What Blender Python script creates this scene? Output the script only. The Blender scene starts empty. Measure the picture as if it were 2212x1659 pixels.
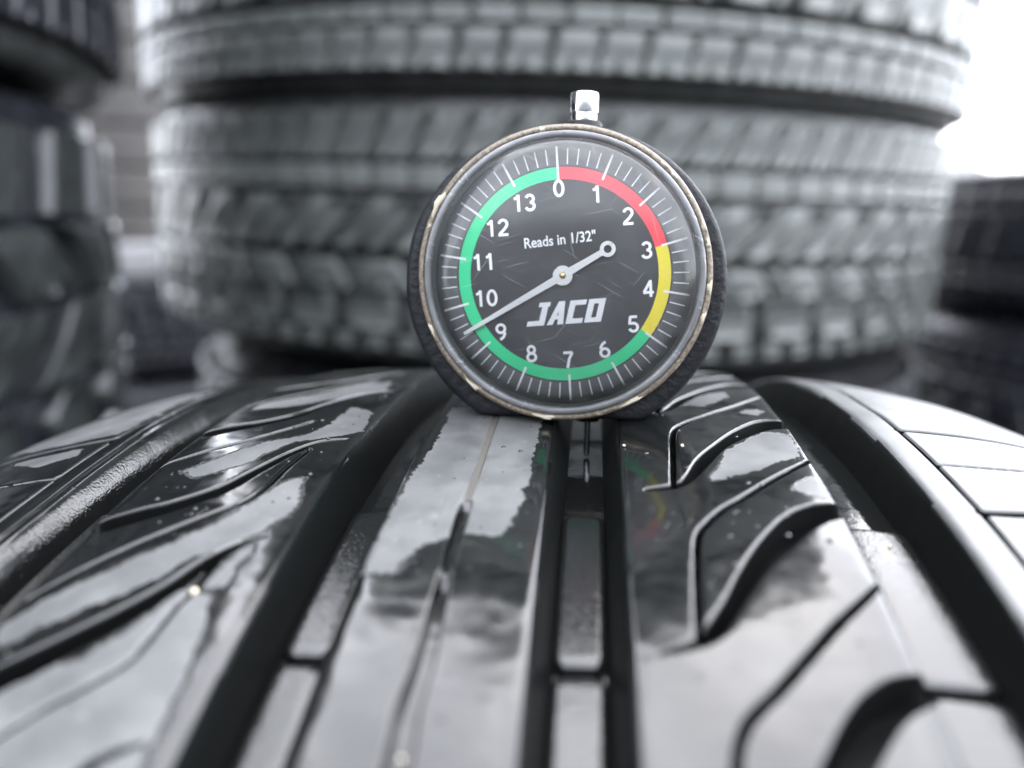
import bpy, math, random
import numpy as np
from mathutils import Matrix, Vector
random.seed(7); rng = np.random.RandomState(5)
sc = bpy.context.scene
S = 0.001                      # everything below is written in millimetres
PI = math.pi

# ------------------------------------------------------------------ camera
CAM_Z = 489.0
PITCH = math.radians(12.7)
cam_d = bpy.data.cameras.new('camera'); cam = bpy.data.objects.new('camera', cam_d)
sc.collection.objects.link(cam); sc.camera = cam
cam_d.sensor_width = 36.0; cam_d.lens = 36.0*1770.0/2212.0
cam_d.clip_start = 0.002; cam_d.clip_end = 400.0
cam.location = (0, 0, CAM_Z*S); cam.rotation_euler = (PI/2 - PITCH, 0, 0)
cam_d.dof.use_dof = True; cam_d.dof.focus_distance = 0.1015; cam_d.dof.aperture_fstop = 10.0

# ------------------------------------------------------------------ sky, sun, exposure
SUN_EL = math.radians(52); SUN_AZ = math.radians(24)      # azimuth measured from +Y towards +X
sun_dir = Vector((math.sin(SUN_AZ)*math.cos(SUN_EL), math.cos(SUN_AZ)*math.cos(SUN_EL), math.sin(SUN_EL)))
W = bpy.data.worlds.new('World'); sc.world = W; W.use_nodes = True
nt = W.node_tree; nt.nodes.clear()
def N(t, typ, **kw):
    n = t.nodes.new(typ)
    for k, v in kw.items():
        if hasattr(n, k): setattr(n, k, v)
        else: n.inputs[k].default_value = v
    return n
def math_(t, op, a, b=None, c=None, clamp=False):
    n = t.nodes.new('ShaderNodeMath'); n.operation = op; n.use_clamp = clamp
    for i, v in enumerate((a, b, c)):
        if v is None: continue
        if isinstance(v, (int, float)): n.inputs[i].default_value = v
        else: t.links.new(v, n.inputs[i])
    return n.outputs[0]
def maprange(t, v, a, b, c=0., d=1., smooth=True):
    n = t.nodes.new('ShaderNodeMapRange'); n.interpolation_type = 'SMOOTHSTEP' if smooth else 'LINEAR'
    t.links.new(v, n.inputs[0])
    for i, q in enumerate((a, b, c, d)): n.inputs[i+1].default_value = q
    return n.outputs[0]
def mixc(t, f, a, b):
    n = t.nodes.new('ShaderNodeMix'); n.data_type = 'RGBA'
    for i, v in ((0, f), (6, a), (7, b)):
        if isinstance(v, (int, float)): n.inputs[i].default_value = v
        elif isinstance(v, tuple): n.inputs[i].default_value = (*v, 1)[:4]
        else: t.links.new(v, n.inputs[i])
    return n.outputs[2]
sky = N(nt, 'ShaderNodeTexSky', sky_type='NISHITA', sun_disc=False)
sky.sun_elevation = SUN_EL; sky.sun_rotation = SUN_AZ
tc = N(nt, 'ShaderNodeTexCoord')
sep = N(nt, 'ShaderNodeSeparateXYZ'); nt.links.new(tc.outputs['Generated'], sep.inputs[0])
den = math_(nt, 'ADD', math_(nt, 'MAXIMUM', sep.outputs[2], 0.0), 0.25)
cx = math_(nt, 'DIVIDE', sep.outputs[0], den); cy = math_(nt, 'DIVIDE', sep.outputs[1], den)
cmb = N(nt, 'ShaderNodeCombineXYZ'); nt.links.new(cx, cmb.inputs[0]); nt.links.new(cy, cmb.inputs[1])
n1 = N(nt, 'ShaderNodeTexNoise'); n1.inputs['Scale'].default_value = 2.2; n1.inputs['Detail'].default_value = 7; n1.inputs['Roughness'].default_value = .55
n1.inputs['Distortion'].default_value = .4
nt.links.new(cmb.outputs[0], n1.inputs[0])
cover = maprange(nt, n1.outputs[0], 0.40, 0.64, 0.55, 1.0)
dot = N(nt, 'ShaderNodeVectorMath', operation='DOT_PRODUCT'); nt.links.new(tc.outputs['Generated'], dot.inputs[0])
dot.inputs[1].default_value = sun_dir
dpos = math_(nt, 'MAXIMUM', dot.outputs[1], 0.0)
glow = math_(nt, 'ADD', math_(nt, 'MULTIPLY', math_(nt, 'POWER', dpos, 1.5), 1.5), 11.5)    # thin cloud scatters forward round the sun
n2 = N(nt, 'ShaderNodeTexNoise'); n2.inputs['Scale'].default_value = 5.0; n2.inputs['Detail'].default_value = 5
nt.links.new(cmb.outputs[0], n2.inputs[0])
glow = math_(nt, 'MULTIPLY', glow, maprange(nt, n2.outputs[0], .3, .7, .76, 1.1))
cc = N(nt, 'ShaderNodeCombineColor')
nt.links.new(math_(nt, 'MULTIPLY', glow, .965), cc.inputs[0]); nt.links.new(math_(nt, 'MULTIPLY', glow, .985), cc.inputs[1]); nt.links.new(math_(nt, 'MULTIPLY', glow, 1.05), cc.inputs[2])
bg = N(nt, 'ShaderNodeBackground'); bg.inputs[1].default_value = 0.12
nt.links.new(mixc(nt, cover, sky.outputs[0], cc.outputs[0]), bg.inputs[0])
wo = N(nt, 'ShaderNodeOutputWorld'); nt.links.new(bg.outputs[0], wo.inputs[0])
sl = bpy.data.lights.new('sun', 'SUN'); sl.energy = 0.5; sl.angle = math.radians(85); sl.color = (1, .96, .9)
sun = bpy.data.objects.new('sun', sl); sc.collection.objects.link(sun)
sun.rotation_euler = sun_dir.to_track_quat('Z', 'Y').to_euler(); sun.location = (0, 0, 3)
sc.view_settings.view_transform = 'Standard'; sc.view_settings.look = 'None'
sc.view_settings.exposure = 2.58; sc.view_settings.gamma = 1.0
sc.cycles.max_bounces = 8; sc.cycles.transparent_max_bounces = 12; sc.cycles.caustics_reflective = True
sc.cycles.sample_clamp_indirect = 6

# ------------------------------------------------------------------ helpers
def link(o, parent=None):
    sc.collection.objects.link(o)
    if parent is not None: o.parent = parent
    return o
def tag(o, label=None, cat=None, group=None, kind=None):
    if label: o['label'] = label
    if cat: o['category'] = cat
    if group: o['group'] = group
    if kind: o['kind'] = kind
    return o
def mesh(name, V, F, mat=None, parent=None, smooth=True, attrs=None):
    me = bpy.data.meshes.new(name)
    V = np.asarray(V, float)*S
    me.from_pydata([tuple(v) for v in V], [], [tuple(int(i) for i in f) for f in F])
    if attrs:
        for k, a in attrs.items():
            at = me.attributes.new(k, 'FLOAT', 'POINT'); at.data.foreach_set('value', np.asarray(a, np.float32))
    if smooth: me.polygons.foreach_set('use_smooth', [True]*len(me.polygons))
    if mat: me.materials.append(mat)
    me.update()
    return link(bpy.data.objects.new(name, me), parent)
def empty(name, loc=(0, 0, 0), rot=None):
    o = bpy.data.objects.new(name, None); o.empty_display_size = .01
    if rot is not None: o.matrix_world = Matrix.Translation(Vector(loc)*S) @ rot.to_4x4()
    else: o.location = Vector(loc)*S
    return link(o)
def lathe(prof, n=96, a0=0., a1=2*PI):
    """profile [(r, z)] turned round z"""
    full = abs(a1-a0-2*PI) < 1e-6; m = n if full else n+1
    V = []; F = []
    for i in range(m):
        a = a0+(a1-a0)*i/n
        for r, z in prof: V.append((r*math.cos(a), r*math.sin(a), z))
    k = len(prof)
    for i in range(n):
        j = (i+1) % m
        for q in range(k-1): F.append((i*k+q, j*k+q, j*k+q+1, i*k+q+1))
    return V, F
def sharp(o, deg=35):
    o.data.set_sharp_from_angle(angle=math.radians(deg)) if hasattr(o.data, 'set_sharp_from_angle') else None

# ------------------------------------------------------------------ materials
def newmat(name):
    m = bpy.data.materials.new(name); m.use_nodes = True; t = m.node_tree
    return m, t, t.nodes['Principled BSDF']
def noise(t, scale, detail=3, rough=.5, dist=0., vec=None):
    n = t.nodes.new('ShaderNodeTexNoise'); n.inputs['Scale'].default_value = scale; n.inputs['Detail'].default_value = detail
    n.inputs['Roughness'].default_value = rough; n.inputs['Distortion'].default_value = dist
    if vec is None:
        c = t.nodes.new('ShaderNodeTexCoord'); vec = c.outputs['Object']
    t.links.new(vec, n.inputs['Vector']); return n.outputs[0]
def bump(t, h, strength, dist, prev=None):
    b = t.nodes.new('ShaderNodeBump'); b.inputs['Strength'].default_value = strength; b.inputs['Distance'].default_value = dist
    t.links.new(h, b.inputs['Height'])
    if prev is not None: t.links.new(prev, b.inputs['Normal'])
    return b.outputs[0]
def attr(t, name):
    a = t.nodes.new('ShaderNodeAttribute'); a.attribute_name = name; return a.outputs['Fac']

def tread_mat():
    """rubber that is wet where the 'dry' distance is negative, dusty grey rubber where it is positive"""
    m, t, p = newmat('wet_tread_rubber')
    d = attr(t, 'dry')
    wig = math_(t, 'MULTIPLY', math_(t, 'SUBTRACT', noise(t, 260, 5, .6), .5), 2.2)
    fine = math_(t, 'MULTIPLY', math_(t, 'SUBTRACT', noise(t, 1300, 4, .65), .5), 1.3)
    e = math_(t, 'ADD', math_(t, 'ADD', d, wig), fine)
    k = maprange(t, e, -.05, .06)
    grain = noise(t, 5200, 4, .7)
    spots = maprange(t, noise(t, 900, 3, .6), .62, .72)
    dust = noise(t, 170, 4, .6)
    dryc = mixc(t, maprange(t, dust, .3, .75), (.062, .064, .065), (.105, .106, .106))
    dryc = mixc(t, math_(t, 'MULTIPLY', spots, .5), dryc, (.18, .175, .16))
    t.links.new(mixc(t, k, (.0045, .005, .005), dryc), p.inputs['Base Color'])
    rd = maprange(t, dust, .2, .8, .33, .46, False)
    r = N(t, 'ShaderNodeMix', data_type='FLOAT'); t.links.new(k, r.inputs[0]); t.links.new(rd, r.inputs[3])
    rw = maprange(t, noise(t, 330, 3), .35, .75, .08, .19); t.links.new(rw, r.inputs[2])
    wall = maprange(t, d, -4.8, -3.6, 1., 0.)
    r3 = N(t, 'ShaderNodeMix', data_type='FLOAT'); t.links.new(wall, r3.inputs[0]); t.links.new(r.outputs[0], r3.inputs[2]); r3.inputs[3].default_value = .42
    t.links.new(r3.outputs[0], p.inputs['Roughness'])
    p.inputs['IOR'].default_value = 1.58
    t.links.new(maprange(t, wall, 0, 1, .5, .05), p.inputs['Specular IOR Level'])
    men = maprange(t, e, -.55, .05, 1., 0.)                       # the film has a rim of its own height
    b = bump(t, men, .5, .00009)
    wetw = bump(t, math_(t, 'MULTIPLY', noise(t, 130, 2, .5), math_(t, 'SUBTRACT', 1., k)), .5, .0004, b)
    pits = math_(t, 'MULTIPLY', maprange(t, noise(t, 700, 2), .68, .76), math_(t, 'SUBTRACT', 1., k))
    wetw = bump(t, pits, .35, .00012, wetw)
    peb = math_(t, 'MULTIPLY', maprange(t, d, -2.6, -2.3, 1., 0.), maprange(t, d, -3.6, -3.4))
    wetw = bump(t, math_(t, 'MULTIPLY', noise(t, 3000, 2, .5), peb), .7, .00007, wetw)
    g = bump(t, math_(t, 'MULTIPLY', grain, math_(t, 'ADD', math_(t, 'MULTIPLY', k, .9), .06)), .55, .00006, wetw)
    t.links.new(g, p.inputs['Normal'])
    return m
def floor_mat():
    m, t, p = newmat('wet_groove_rubber')
    d = attr(t, 'dry')                                   # 1 = pebbled, 0 = under smooth water
    p.inputs['Base Color'].default_value = (.005, .0055, .0055, 1); p.inputs['IOR'].default_value = 1.6
    h = noise(t, 2900, 2, .5); h2 = noise(t, 500, 2)
    p.inputs['Roughness'].default_value = .05
    b = bump(t, math_(t, 'MULTIPLY', h, d), .9, .00005); b = bump(t, h2, .25, .00012, b)
    t.links.new(b, p.inputs['Normal'])
    return m
def rubber(name, col, rough, bmp=.0004, scale=60, dusty=0., ior=1.5):
    m, t, p = newmat(name)
    n = noise(t, scale, 4, .6)
    dark = tuple(c*.55 for c in col); lite = tuple(min(1, c*1.5+dusty) for c in col)
    oi = t.nodes.new('ShaderNodeObjectInfo')
    f = math_(t, 'ADD', math_(t, 'MULTIPLY', maprange(t, n, .25, .75), .75), math_(t, 'MULTIPLY', oi.outputs['Random'], .25))
    t.links.new(mixc(t, f, dark, lite), p.inputs['Base Color'])
    t.links.new(maprange(t, noise(t, scale*.6, 3), .3, .7, rough*.6, rough*1.25), p.inputs['Roughness'])
    p.inputs['IOR'].default_value = ior
    t.links.new(bump(t, noise(t, scale*4, 4, .6), .6, bmp), p.inputs['Normal'])
    return m
def plain(name, col, rough, metal=0., bscale=None, bdist=.00003, **kw):
    m, t, p = newmat(name)
    p.inputs['Base Color'].default_value = (*col, 1); p.inputs['Roughness'].default_value = rough; p.inputs['Metallic'].default_value = metal
    for k, v in kw.items(): p.inputs[k].default_value = v
    if bscale: t.links.new(bump(t, noise(t, bscale, 3, .6), .7, bdist), p.inputs['Normal'])
    return m
M_TREAD = tread_mat(); M_FLOOR = floor_mat()
M_SIDE = rubber('sidewall_rubber', (.018, .019, .020), .4)

# ------------------------------------------------------------------ the tyre in front: its frame in the world
R0 = 230.0; XC = 13.1; K2, K4, X0 = .045, 22., -9.5 + XC
h_, fp_, fy_, fr_ = 52.6806, .634412, -.121413, -.0617829
fwd = np.array([math.sin(fy_)*math.cos(fp_), math.cos(fy_)*math.cos(fp_), -math.sin(fp_)])
rgt = np.array([math.cos(fy_), -math.sin(fy_), 0.]); up = np.cross(rgt, fwd)
r2 = math.cos(fr_)*rgt+math.sin(fr_)*up; u2 = -math.sin(fr_)*rgt+math.cos(fr_)*up
B = np.array([r2, u2, fwd])                                    # rows: camera right, up, forward in tyre axes
Wm = np.array([[1, 0, 0], [0, math.sin(PITCH), math.cos(PITCH)], [0, math.cos(PITCH), -math.sin(PITCH)]]).T
RT = Wm @ B                                                    # tyre axes -> world
TC = np.array([0, 0, CAM_Z]) - RT @ np.array([XC, 0, R0+h_])   # tyre centre in the world
def t2w(p): return TC + RT @ np.asarray(p, float)
def drop(x): u = np.asarray(x, float)-X0; return K2*1e-3*u**2 + K4*1e-8*u**4
def surf(x, s, h=0.):
    """x across the tread, s along it, h above the crown surface (mm) -> tyre axes"""
    x = np.asarray(x, float); r = R0-drop(x)+h; a = np.asarray(s, float)/R0
    return np.stack([x+0*a, r*np.sin(a), r*np.cos(a)], -1)

def smooth_line(P, step=.6, closed=False):
    P = np.asarray(P, float); n = len(P); out = []
    idx = range(n if closed else n-1)
    for i in idx:
        p1, p2 = P[i], P[(i+1) % n]
        p0 = P[i-1] if (closed or i > 0) else 2*p1-p2
        p3 = P[(i+2) % n] if (closed or i+2 < n) else 2*p2-p1
        m = max(1, int(np.hypot(*(p2-p1)[:2])/step))
        for k in range(m):
            u = k/m
            out.append(.5*((2*p1)+(-p0+p2)*u+(2*p0-5*p1+4*p2-p3)*u*u+(-p0+3*p1-3*p2+p3)*u**3))
    if not closed: out.append(P[-1])
    return np.array(out)
def seg_dist(Q, A, Bp, wa=None, wb=None):
    D = Bp-A; L2 = (D**2).sum(1)+1e-12
    u = ((Q[:, None, :]-A[None])*D[None]).sum(-1)/L2; u = np.clip(u, 0, 1)
    d = np.sqrt(((Q[:, None, :]-(A[None]+u[..., None]*D[None]))**2).sum(-1))
    if wa is not None: d = d-(wa[None]+(wb-wa)[None]*u)
    return d.min(1)
def near_mask(Q, P, pad): return (Q[:, 0] > P[:, 0].min()-pad) & (Q[:, 0] < P[:, 0].max()+pad) & (Q[:, 1] > P[:, 1].min()-pad) & (Q[:, 1] < P[:, 1].max()+pad)
def chunked(fn, Q, n=6000):
    return np.concatenate([fn(Q[i:i+n]) for i in range(0, len(Q), n)]) if len(Q) else np.zeros(0)
def line_sdf(Q, pts, w, pad=3.):
    P = smooth_line([(a, b, c) for (a, b), c in zip(pts, w)], .5)
    out = np.full(len(Q), 9.); m = near_mask(Q, P, pad)
    out[m] = chunked(lambda q: seg_dist(q, P[:-1, :2], P[1:, :2], P[:-1, 2], P[1:, 2]), Q[m]); return out
def poly_sdf(Q, pts, pad=3., smooth=True):
    """positive outside"""
    P = smooth_line(pts, .5, True) if smooth else np.asarray(pts, float)
    out = np.full(len(Q), 9.); m = near_mask(Q, P, pad); A = P; Bq = np.roll(P, -1, 0)
    def f(q):
        d = seg_dist(q, A, Bq)
        x, y = q[:, 0][:, None], q[:, 1][:, None]
        c = ((A[:, 1][None] > y) != (Bq[:, 1][None] > y)) & (x < (Bq[:, 0]-A[:, 0])[None]*(y-A[:, 1][None])/((Bq[:, 1]-A[:, 1])[None]+1e-12)+A[:, 0][None])
        return np.where(c.sum(1) % 2 == 1, -d, d)
    out[m] = chunked(f, Q[m]); return out
def sh(pts, dx=0, ds=0): return [(a+dx, b+ds) for a, b in pts]

# tread features, traced as (x, s) in mm with x from the centre groove of the tyre axes
A_ = sh([(-50.3, 57.0), (-47.3, 58.8), (-44.8, 60.3), (-40.9, 64.1), (-38.6, 69.0), (-36.2, 74.6), (-34.1, 77.7), (-31.0, 79.1)], XC)
Aw = [1.6, 1.45, 1.25, 1.05, .8, .55, .4, .2]
C_ = sh([(-50.0, 32.6), (-47.1, 35.3), (-44.5, 38.0), (-40.5, 42.5), (-37.9, 46.5), (-36.2, 50.6), (-34.6, 53.1), (-32.2, 54.6)], XC)
Cw = [1.6, 1.5, 1.35, 1.15, .95, .7, .45, .2]
B_ = sh([(-50.9, 44.9), (-48.6, 48.2), (-44.1, 53.8), (-38.9, 59.4), (-37.0, 61.6), (-35.9, 65.0), (-35.5, 69.4), (-34.7, 74.9)], XC)
D_ = sh([(-50.5, 20.5), (-46.5, 26.4), (-43.4, 30.1), (-41.8, 32.1), (-39.9, 34.0), (-38.4, 35.6), (-37.1, 37.4), (-36.6, 40.2), (-36.2, 43.9), (-35.7, 45.8), (-35.5, 50.0), (-35.3, 51.4)], XC)
F_ = sh([(-51.5, 70.5), (-50.8, 72.1), (-47.4, 75.2), (-43.9, 77.9), (-40.5, 81.8), (-37.7, 85.5)], XC)
Pu = sh([(27.5, 65.6), (25.2, 64.8), (22.3, 63.7), (19.2, 60.9), (15.9, 55.9), (13.4, 51.2), (11.8, 47.7), (10.4, 45.1), (8.4, 42.1), (5.6, 40.8)], XC)
Pl = sh([(27.5, 62.6), (24.6, 61.4), (21.9, 59.3), (18.7, 55.1), (16.1, 51.8), (13.7, 47.8), (11.9, 44.6), (10.7, 42.8), (9.2, 41.7), (5.6, 40.4)], XC)
P2u = sh([(27.5, 91.2), (25.2, 90.4), (22.1, 89.3), (18.1, 84.6), (14.9, 79.3), (12.3, 74.4), (10.4, 69.5), (9.0, 67.6), (5.6, 66.3)], XC)
P2l = sh([(27.5, 87.8), (25.0, 86.5), (22.2, 85.1), (19.2, 82.3), (16.3, 78.6), (13.5, 73.0), (11.4, 68.9), (9.6, 66.9), (7.4, 66.0), (5.6, 65.8)], XC)
Q_ = sh([(25.4, 75.7), (23.5, 73.3), (19.2, 68.4), (16.0, 64.7), (13.6, 62.1), (11.7, 59.3), (10.4, 56.6), (9.7, 51.4), (9.2, 46.2), (8.9, 42.4)], XC)
Q2_ = sh([(25.7, 104.4), (19.9, 95.9), (15.1, 90.2), (12.2, 87.1), (10.4, 83.4), (9.5, 74.2), (8.9, 66.7)], XC)
Q3_ = sh([(25.3, 50.5), (23.1, 47.9), (20.3, 44.9), (17.1, 41.0), (13.9, 37.1), (12.3, 35.4), (11.0, 33.6), (10.0, 30.4), (9.6, 26.0), (9.1, 21.4), (8.8, 17.6)], XC)
PER = 24.9
def left_sipes(Q):
    L = [(line_sdf(Q, A_, Aw), 5.0), (line_sdf(Q, C_, Cw), 5.0), (line_sdf(Q, sh(C_, 0, -24.7), Cw), 5.0)]
    L += [(line_sdf(Q, sh(A_, 0, PER*k), Aw), 5.0) for k in (1, 2, 3)]
    L += [(line_sdf(Q, B_, [.34]*len(B_)), 2.6), (line_sdf(Q, D_, [.28]*len(D_)), 2.6), (line_sdf(Q, F_, [.34]*len(F_)), 2.6)]
    L += [(line_sdf(Q, sh(B_, 0, PER*k), [.34]*len(B_)), 2.6) for k in (2, 3)]
    return L
def right_sipes(Q):
    P1 = Pu+Pl[::-1]; P2 = P2u+P2l[::-1]
    L = [(poly_sdf(Q, P1), 5.2), (poly_sdf(Q, P2), 5.2), (poly_sdf(Q, sh(P1, 0, -24.8)), 5.2)]
    L += [(poly_sdf(Q, sh(P2, 0, 25.*k)), 5.2) for k in (1, 2, 3)]
    L += [(line_sdf(Q, q, [.34]*len(q)), 2.4) for q in (Q_, Q2_, Q3_, sh(Q2_, 0, 25), sh(Q2_, 0, 50))]
    return L
MID = [(-12.9, 170), (-12.9, 84.4), (-12.9, 71.8), (-13.1, 63.0), (-13.1, 62.0), (-13.2, 59.3), (-13.2, 52.0), (-13.3, 49.8), (-13.2, 45.1), (-13.2, 38.4), (-13.5, 33.9), (-13.3, 28.9), (-13.2, 14)]
MIDw = [.45, .45, .45, .45, .62, .70, .62, .50, .66, .78, .85, .9, .9]
def mid_sipes(Q):
    d = line_sdf(Q, sh(MID, XC), MIDw)
    f = line_sdf(Q, [(-2.6, 170), (-2.5, 90), (-2.3, 70), (-2.9, 52)], [.05]*4)
    return [(d, np.where(Q[:, 1] > 62.4, .22, np.where((Q[:, 1] < 50.6) & (Q[:, 1] > 49.4), .4, 1.5))), (f+.0, .12)]
# dry (dusty) patches
DRY = [[(-19.8, 93), (-19.3, 78.8), (-20.2, 68.9), (-20.7, 61.8), (-21.0, 56.3), (-21.2, 52.3), (-20.7, 49.5), (-17.8, 49.3), (-17.0, 51.8), (-15.7, 53.7), (-14.4, 54.2), (-13.8, 55.8), (-11.9, 55.9), (-9.2, 55.7), (-8.1, 58.2), (-7.3, 62.5), (-7.3, 65.0), (-6.7, 67.8), (-7.0, 75.5), (-6.6, 82.8), (-6.5, 92)],
 [(-32.4, 67.2), (-31.2, 61.7), (-31.3, 58.1), (-33.1, 55.7), (-34.7, 53.5), (-37.6, 50.9), (-39.8, 47.9), (-42.0, 45.4), (-46.5, 41.2), (-49.5, 38.8), (-51.2, 41.2), (-47.4, 46.4), (-42.8, 51.3), (-38.0, 57.5), (-35.9, 62.1), (-34.4, 65.6)],
 [(-32.8, 53.1), (-32.7, 50.3), (-33.3, 46.6), (-34.7, 46.2), (-34.6, 49.1)],
 [(-33.5, 45.6), (-32.6, 40.9), (-31.8, 36.1), (-31.5, 33.2), (-31.3, 29.0), (-32, 18), (-37.0, 15), (-50, 20), (-46.4, 34.4), (-41.7, 37.0), (-39.2, 40.1), (-36.9, 45.8)],
 [(-30.7, 90.1), (-29.7, 82.4), (-31.7, 80.5), (-37.3, 77.7), (-40.9, 70.8), (-45.7, 66.9), (-48.0, 69.0), (-42.8, 75.4), (-36.6, 80.4), (-34.6, 84.4), (-34.3, 92.7)],
 [(-33, 112), (-32, 104), (-36, 99), (-44, 93), (-49, 92), (-49, 96), (-43, 101), (-38, 109)],
 [(25.0, 84.1), (21.8, 84.5), (18.8, 81.4), (15.5, 75.4), (13.8, 71.0), (13.3, 68.5), (15.8, 69.9), (18.7, 71.5), (22.1, 74.6), (24.5, 76.7)],
 [(12.3, 95.0), (14.4, 101.4), (20.1, 106.0), (20.2, 102.3), (15.8, 95.4)], [(20.0, 92.6), (22.6, 95.7), (23.7, 94.5), (22.5, 91.7)],
 [(21.7, 66.9), (23.6, 69.4), (25.3, 70.9), (25.1, 65.0), (24.2, 65.5)],
 [(-64.9, 113), (-71.4, 115), (-86, 112), (-88, 90.8), (-78.2, 84.7), (-70.3, 84.3), (-65.2, 84.5), (-65, 97.3)],
 [(-78.1, 79.4), (-67.0, 79.9), (-66.2, 76.9), (-70.5, 74.5)]]
def dry_field(Q, base):
    d = np.full(len(Q), base)
    for P in DRY: d = np.maximum(d, -poly_sdf(Q, sh(P, XC), pad=4., smooth=False))
    return d

def cut(V, T, d, level, eps=.03):
    """insert the iso-line d = level into the triangle mesh"""
    v = d-level; v = np.where(np.abs(v) < eps, 0., v)
    sg = np.sign(v)[T]; cross = (sg.max(1) > 0) & (sg.min(1) < 0)
    V = list(map(tuple, V)); dd = list(d); keep = T[~cross]; new = []; cache = {}
    def mid(a, b):
        k = (a, b) if a < b else (b, a)
        if k not in cache:
            u = v[a]/(v[a]-v[b]); A, Bq = V[a], V[b]
            cache[k] = len(V); V.append((A[0]+(Bq[0]-A[0])*u, A[1]+(Bq[1]-A[1])*u)); dd.append(level)
        return cache[k]
    for t, s3 in zip(T[cross], sg[cross]):
        t = [int(i) for i in t]; z = [i for i in range(3) if s3[i] == 0]
        if z:
            i = z[0]; a, b, c = t[i], t[(i+1) % 3], t[(i+2) % 3]; m = mid(b, c)
            new += [(a, b, m), (a, m, c)]
        else:
            pos = [i for i in range(3) if s3[i] > 0]; i = pos[0] if len(pos) == 1 else [q for q in range(3) if s3[q] < 0][0]
            a, b, c = t[i], t[(i+1) % 3], t[(i+2) % 3]; m, n = mid(a, b), mid(a, c)
            new += [(a, m, n), (m, b, c), (m, c, n)]
    return np.array(V), np.concatenate([keep, np.array(new, int).reshape(-1, 3)]), np.array(dd)
def sheet(xs, ss):
    X, Y = np.meshgrid(xs, ss, indexing='ij'); V = np.stack([X.ravel(), Y.ravel()], 1)
    n, m = len(xs), len(ss); i, j = np.meshgrid(np.arange(n-1), np.arange(m-1), indexing='ij'); a = (i*m+j).ravel()
    odd = ((i+j) % 2 == 1).ravel(); b = a+m; c = a+m+1; e = a+1
    T = np.concatenate([np.stack([a, b, c], 1)[odd], np.stack([a, c, e], 1)[odd], np.stack([a, b, e], 1)[~odd], np.stack([b, c, e], 1)[~odd]])
    return V, T
GD = 6.6        # groove depth
def edge_cols(xl, xr, step, wl, wr):
    lo = [] if wl is None else [xl-wl, xl-wl*.72, xl-wl*.4, xl-.35, xl-.12, xl+.05, xl+.25, xl+.55]
    hi = [] if wr is None else [xr-.55, xr-.25, xr-.05, xr+.12, xr+.35, xr+wr*.4, xr+wr*.72, xr+wr]
    a = xl+(1.0 if wl is not None else 0); b = xr-(1.0 if wr is not None else 0)
    n = max(1, int(round((b-a)/step)))
    return np.array(lo+list(np.linspace(a, b, n+1))+hi)
def edge_height(x, xl, xr, wl, wr):
    h = np.zeros(len(x))
    for d, w in ((x-xl, wl), (xr-x, wr)):
        if w is None: continue
        rd = .7
        hh = np.where(d > rd, 0, np.where(d > -.12, -(rd*.55)*(1-np.sqrt(np.clip(1-((rd-d)/(rd+.12))**2, 0, 1))), -(rd*.55)-np.clip((-d-.12)/(w-.12), 0, None)**(1.9 if w > 3 else 1.)*(GD-rd*.55)))
        hh = hh-.22*np.clip(1-d/5., 0, 1)**2*(d > -.2)
        h = np.minimum(h, hh)
    return h
# gentle unevenness of the rubber
_ph = rng.rand(10)*6.28; _kx = rng.uniform(-.55, .55, 10); _ks = rng.uniform(-.4, .4, 10)
def wobble(x, s): return .018*sum(np.sin(_kx[i]*x+_ks[i]*s+_ph[i]) for i in range(10))
S_LO, S_HI = 12.0, 168.0
CIRC = 2*PI*R0
def tread_sheet(xl, xr, wl, wr, sipes, base_dry, step=.42, s_rng=(S_LO, S_HI), cols=None, walls=True, sv=-5.):
    xs = edge_cols(xl, xr, step, wl, wr) if cols is None else cols
    st = []; s = s_rng[0]
    while s < s_rng[1]:
        st.append(s); s += step*.9 if s < 105 else step*1.5
    st.append(s_rng[1]); V, T = sheet(xs, np.array(st))
    d = np.full(len(V), 9.)
    for dd, _ in sipes(V): d = np.minimum(d, dd)
    LV = (.34, .2, .08, 0., -.03, -.08, -.13, -.19)
    for lv in LV: V, T, d = cut(V, T, d, lv, .012)
    for lv in LV: d = np.where(np.abs(d-lv) <= .0121, lv, d)
    L = sipes(V); D = np.stack([a for a, _ in L]); km = D.argmin(0); D[km, np.arange(len(V))] = d; dep = np.stack([np.full(len(V), b) if np.isscalar(b) else b for _, b in L])
    hs = np.zeros(len(V))
    for k in range(len(L)):
        dk = D[k]; dp = dep[k]
        hk = np.where(dk > .34, 0, np.where(dk > -1e-6, -.26*np.minimum(1, dp)*(1-np.sqrt(np.clip(1-((.34-dk)/.34)**2, 0, 1))), np.where(dk > -.0295, -.26*np.minimum(1, dp)*(1-dk/.03*.6), np.where(dk > -.129, -.42*np.minimum(1, dp)-(dp-.42*np.minimum(1, dp))*((-dk-.03)/.10), -dp))))
        hs = np.minimum(hs, hk)
    h = np.minimum(edge_height(V[:, 0], xl, xr, wl, wr), hs)
    h = h+np.where(h > -1, wobble(V[:, 0], V[:, 1]), 0)
    dry = dry_field(V, base_dry); dry = np.where(hs < -.27, sv, np.where(h < -.6, -5. if walls else -3., dry))
    return V, T, h, dry
def coarse(xl, xr, wl, wr):
    xs = edge_cols(xl, xr, 8, wl, wr); V, T = sheet(xs, np.linspace(S_HI, CIRC+S_LO, 220))
    return V, T, edge_height(V[:, 0], xl, xr, wl, wr), np.full(len(V), -2.)
def join(parts):
    V = []; T = []; h = []; d = []; n = 0
    for a, b, c, e in parts: V.append(a); T.append(b+n); h.append(c); d.append(e); n += len(a)
    return np.concatenate(V), np.concatenate(T), np.concatenate(h), np.concatenate(d)

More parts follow.
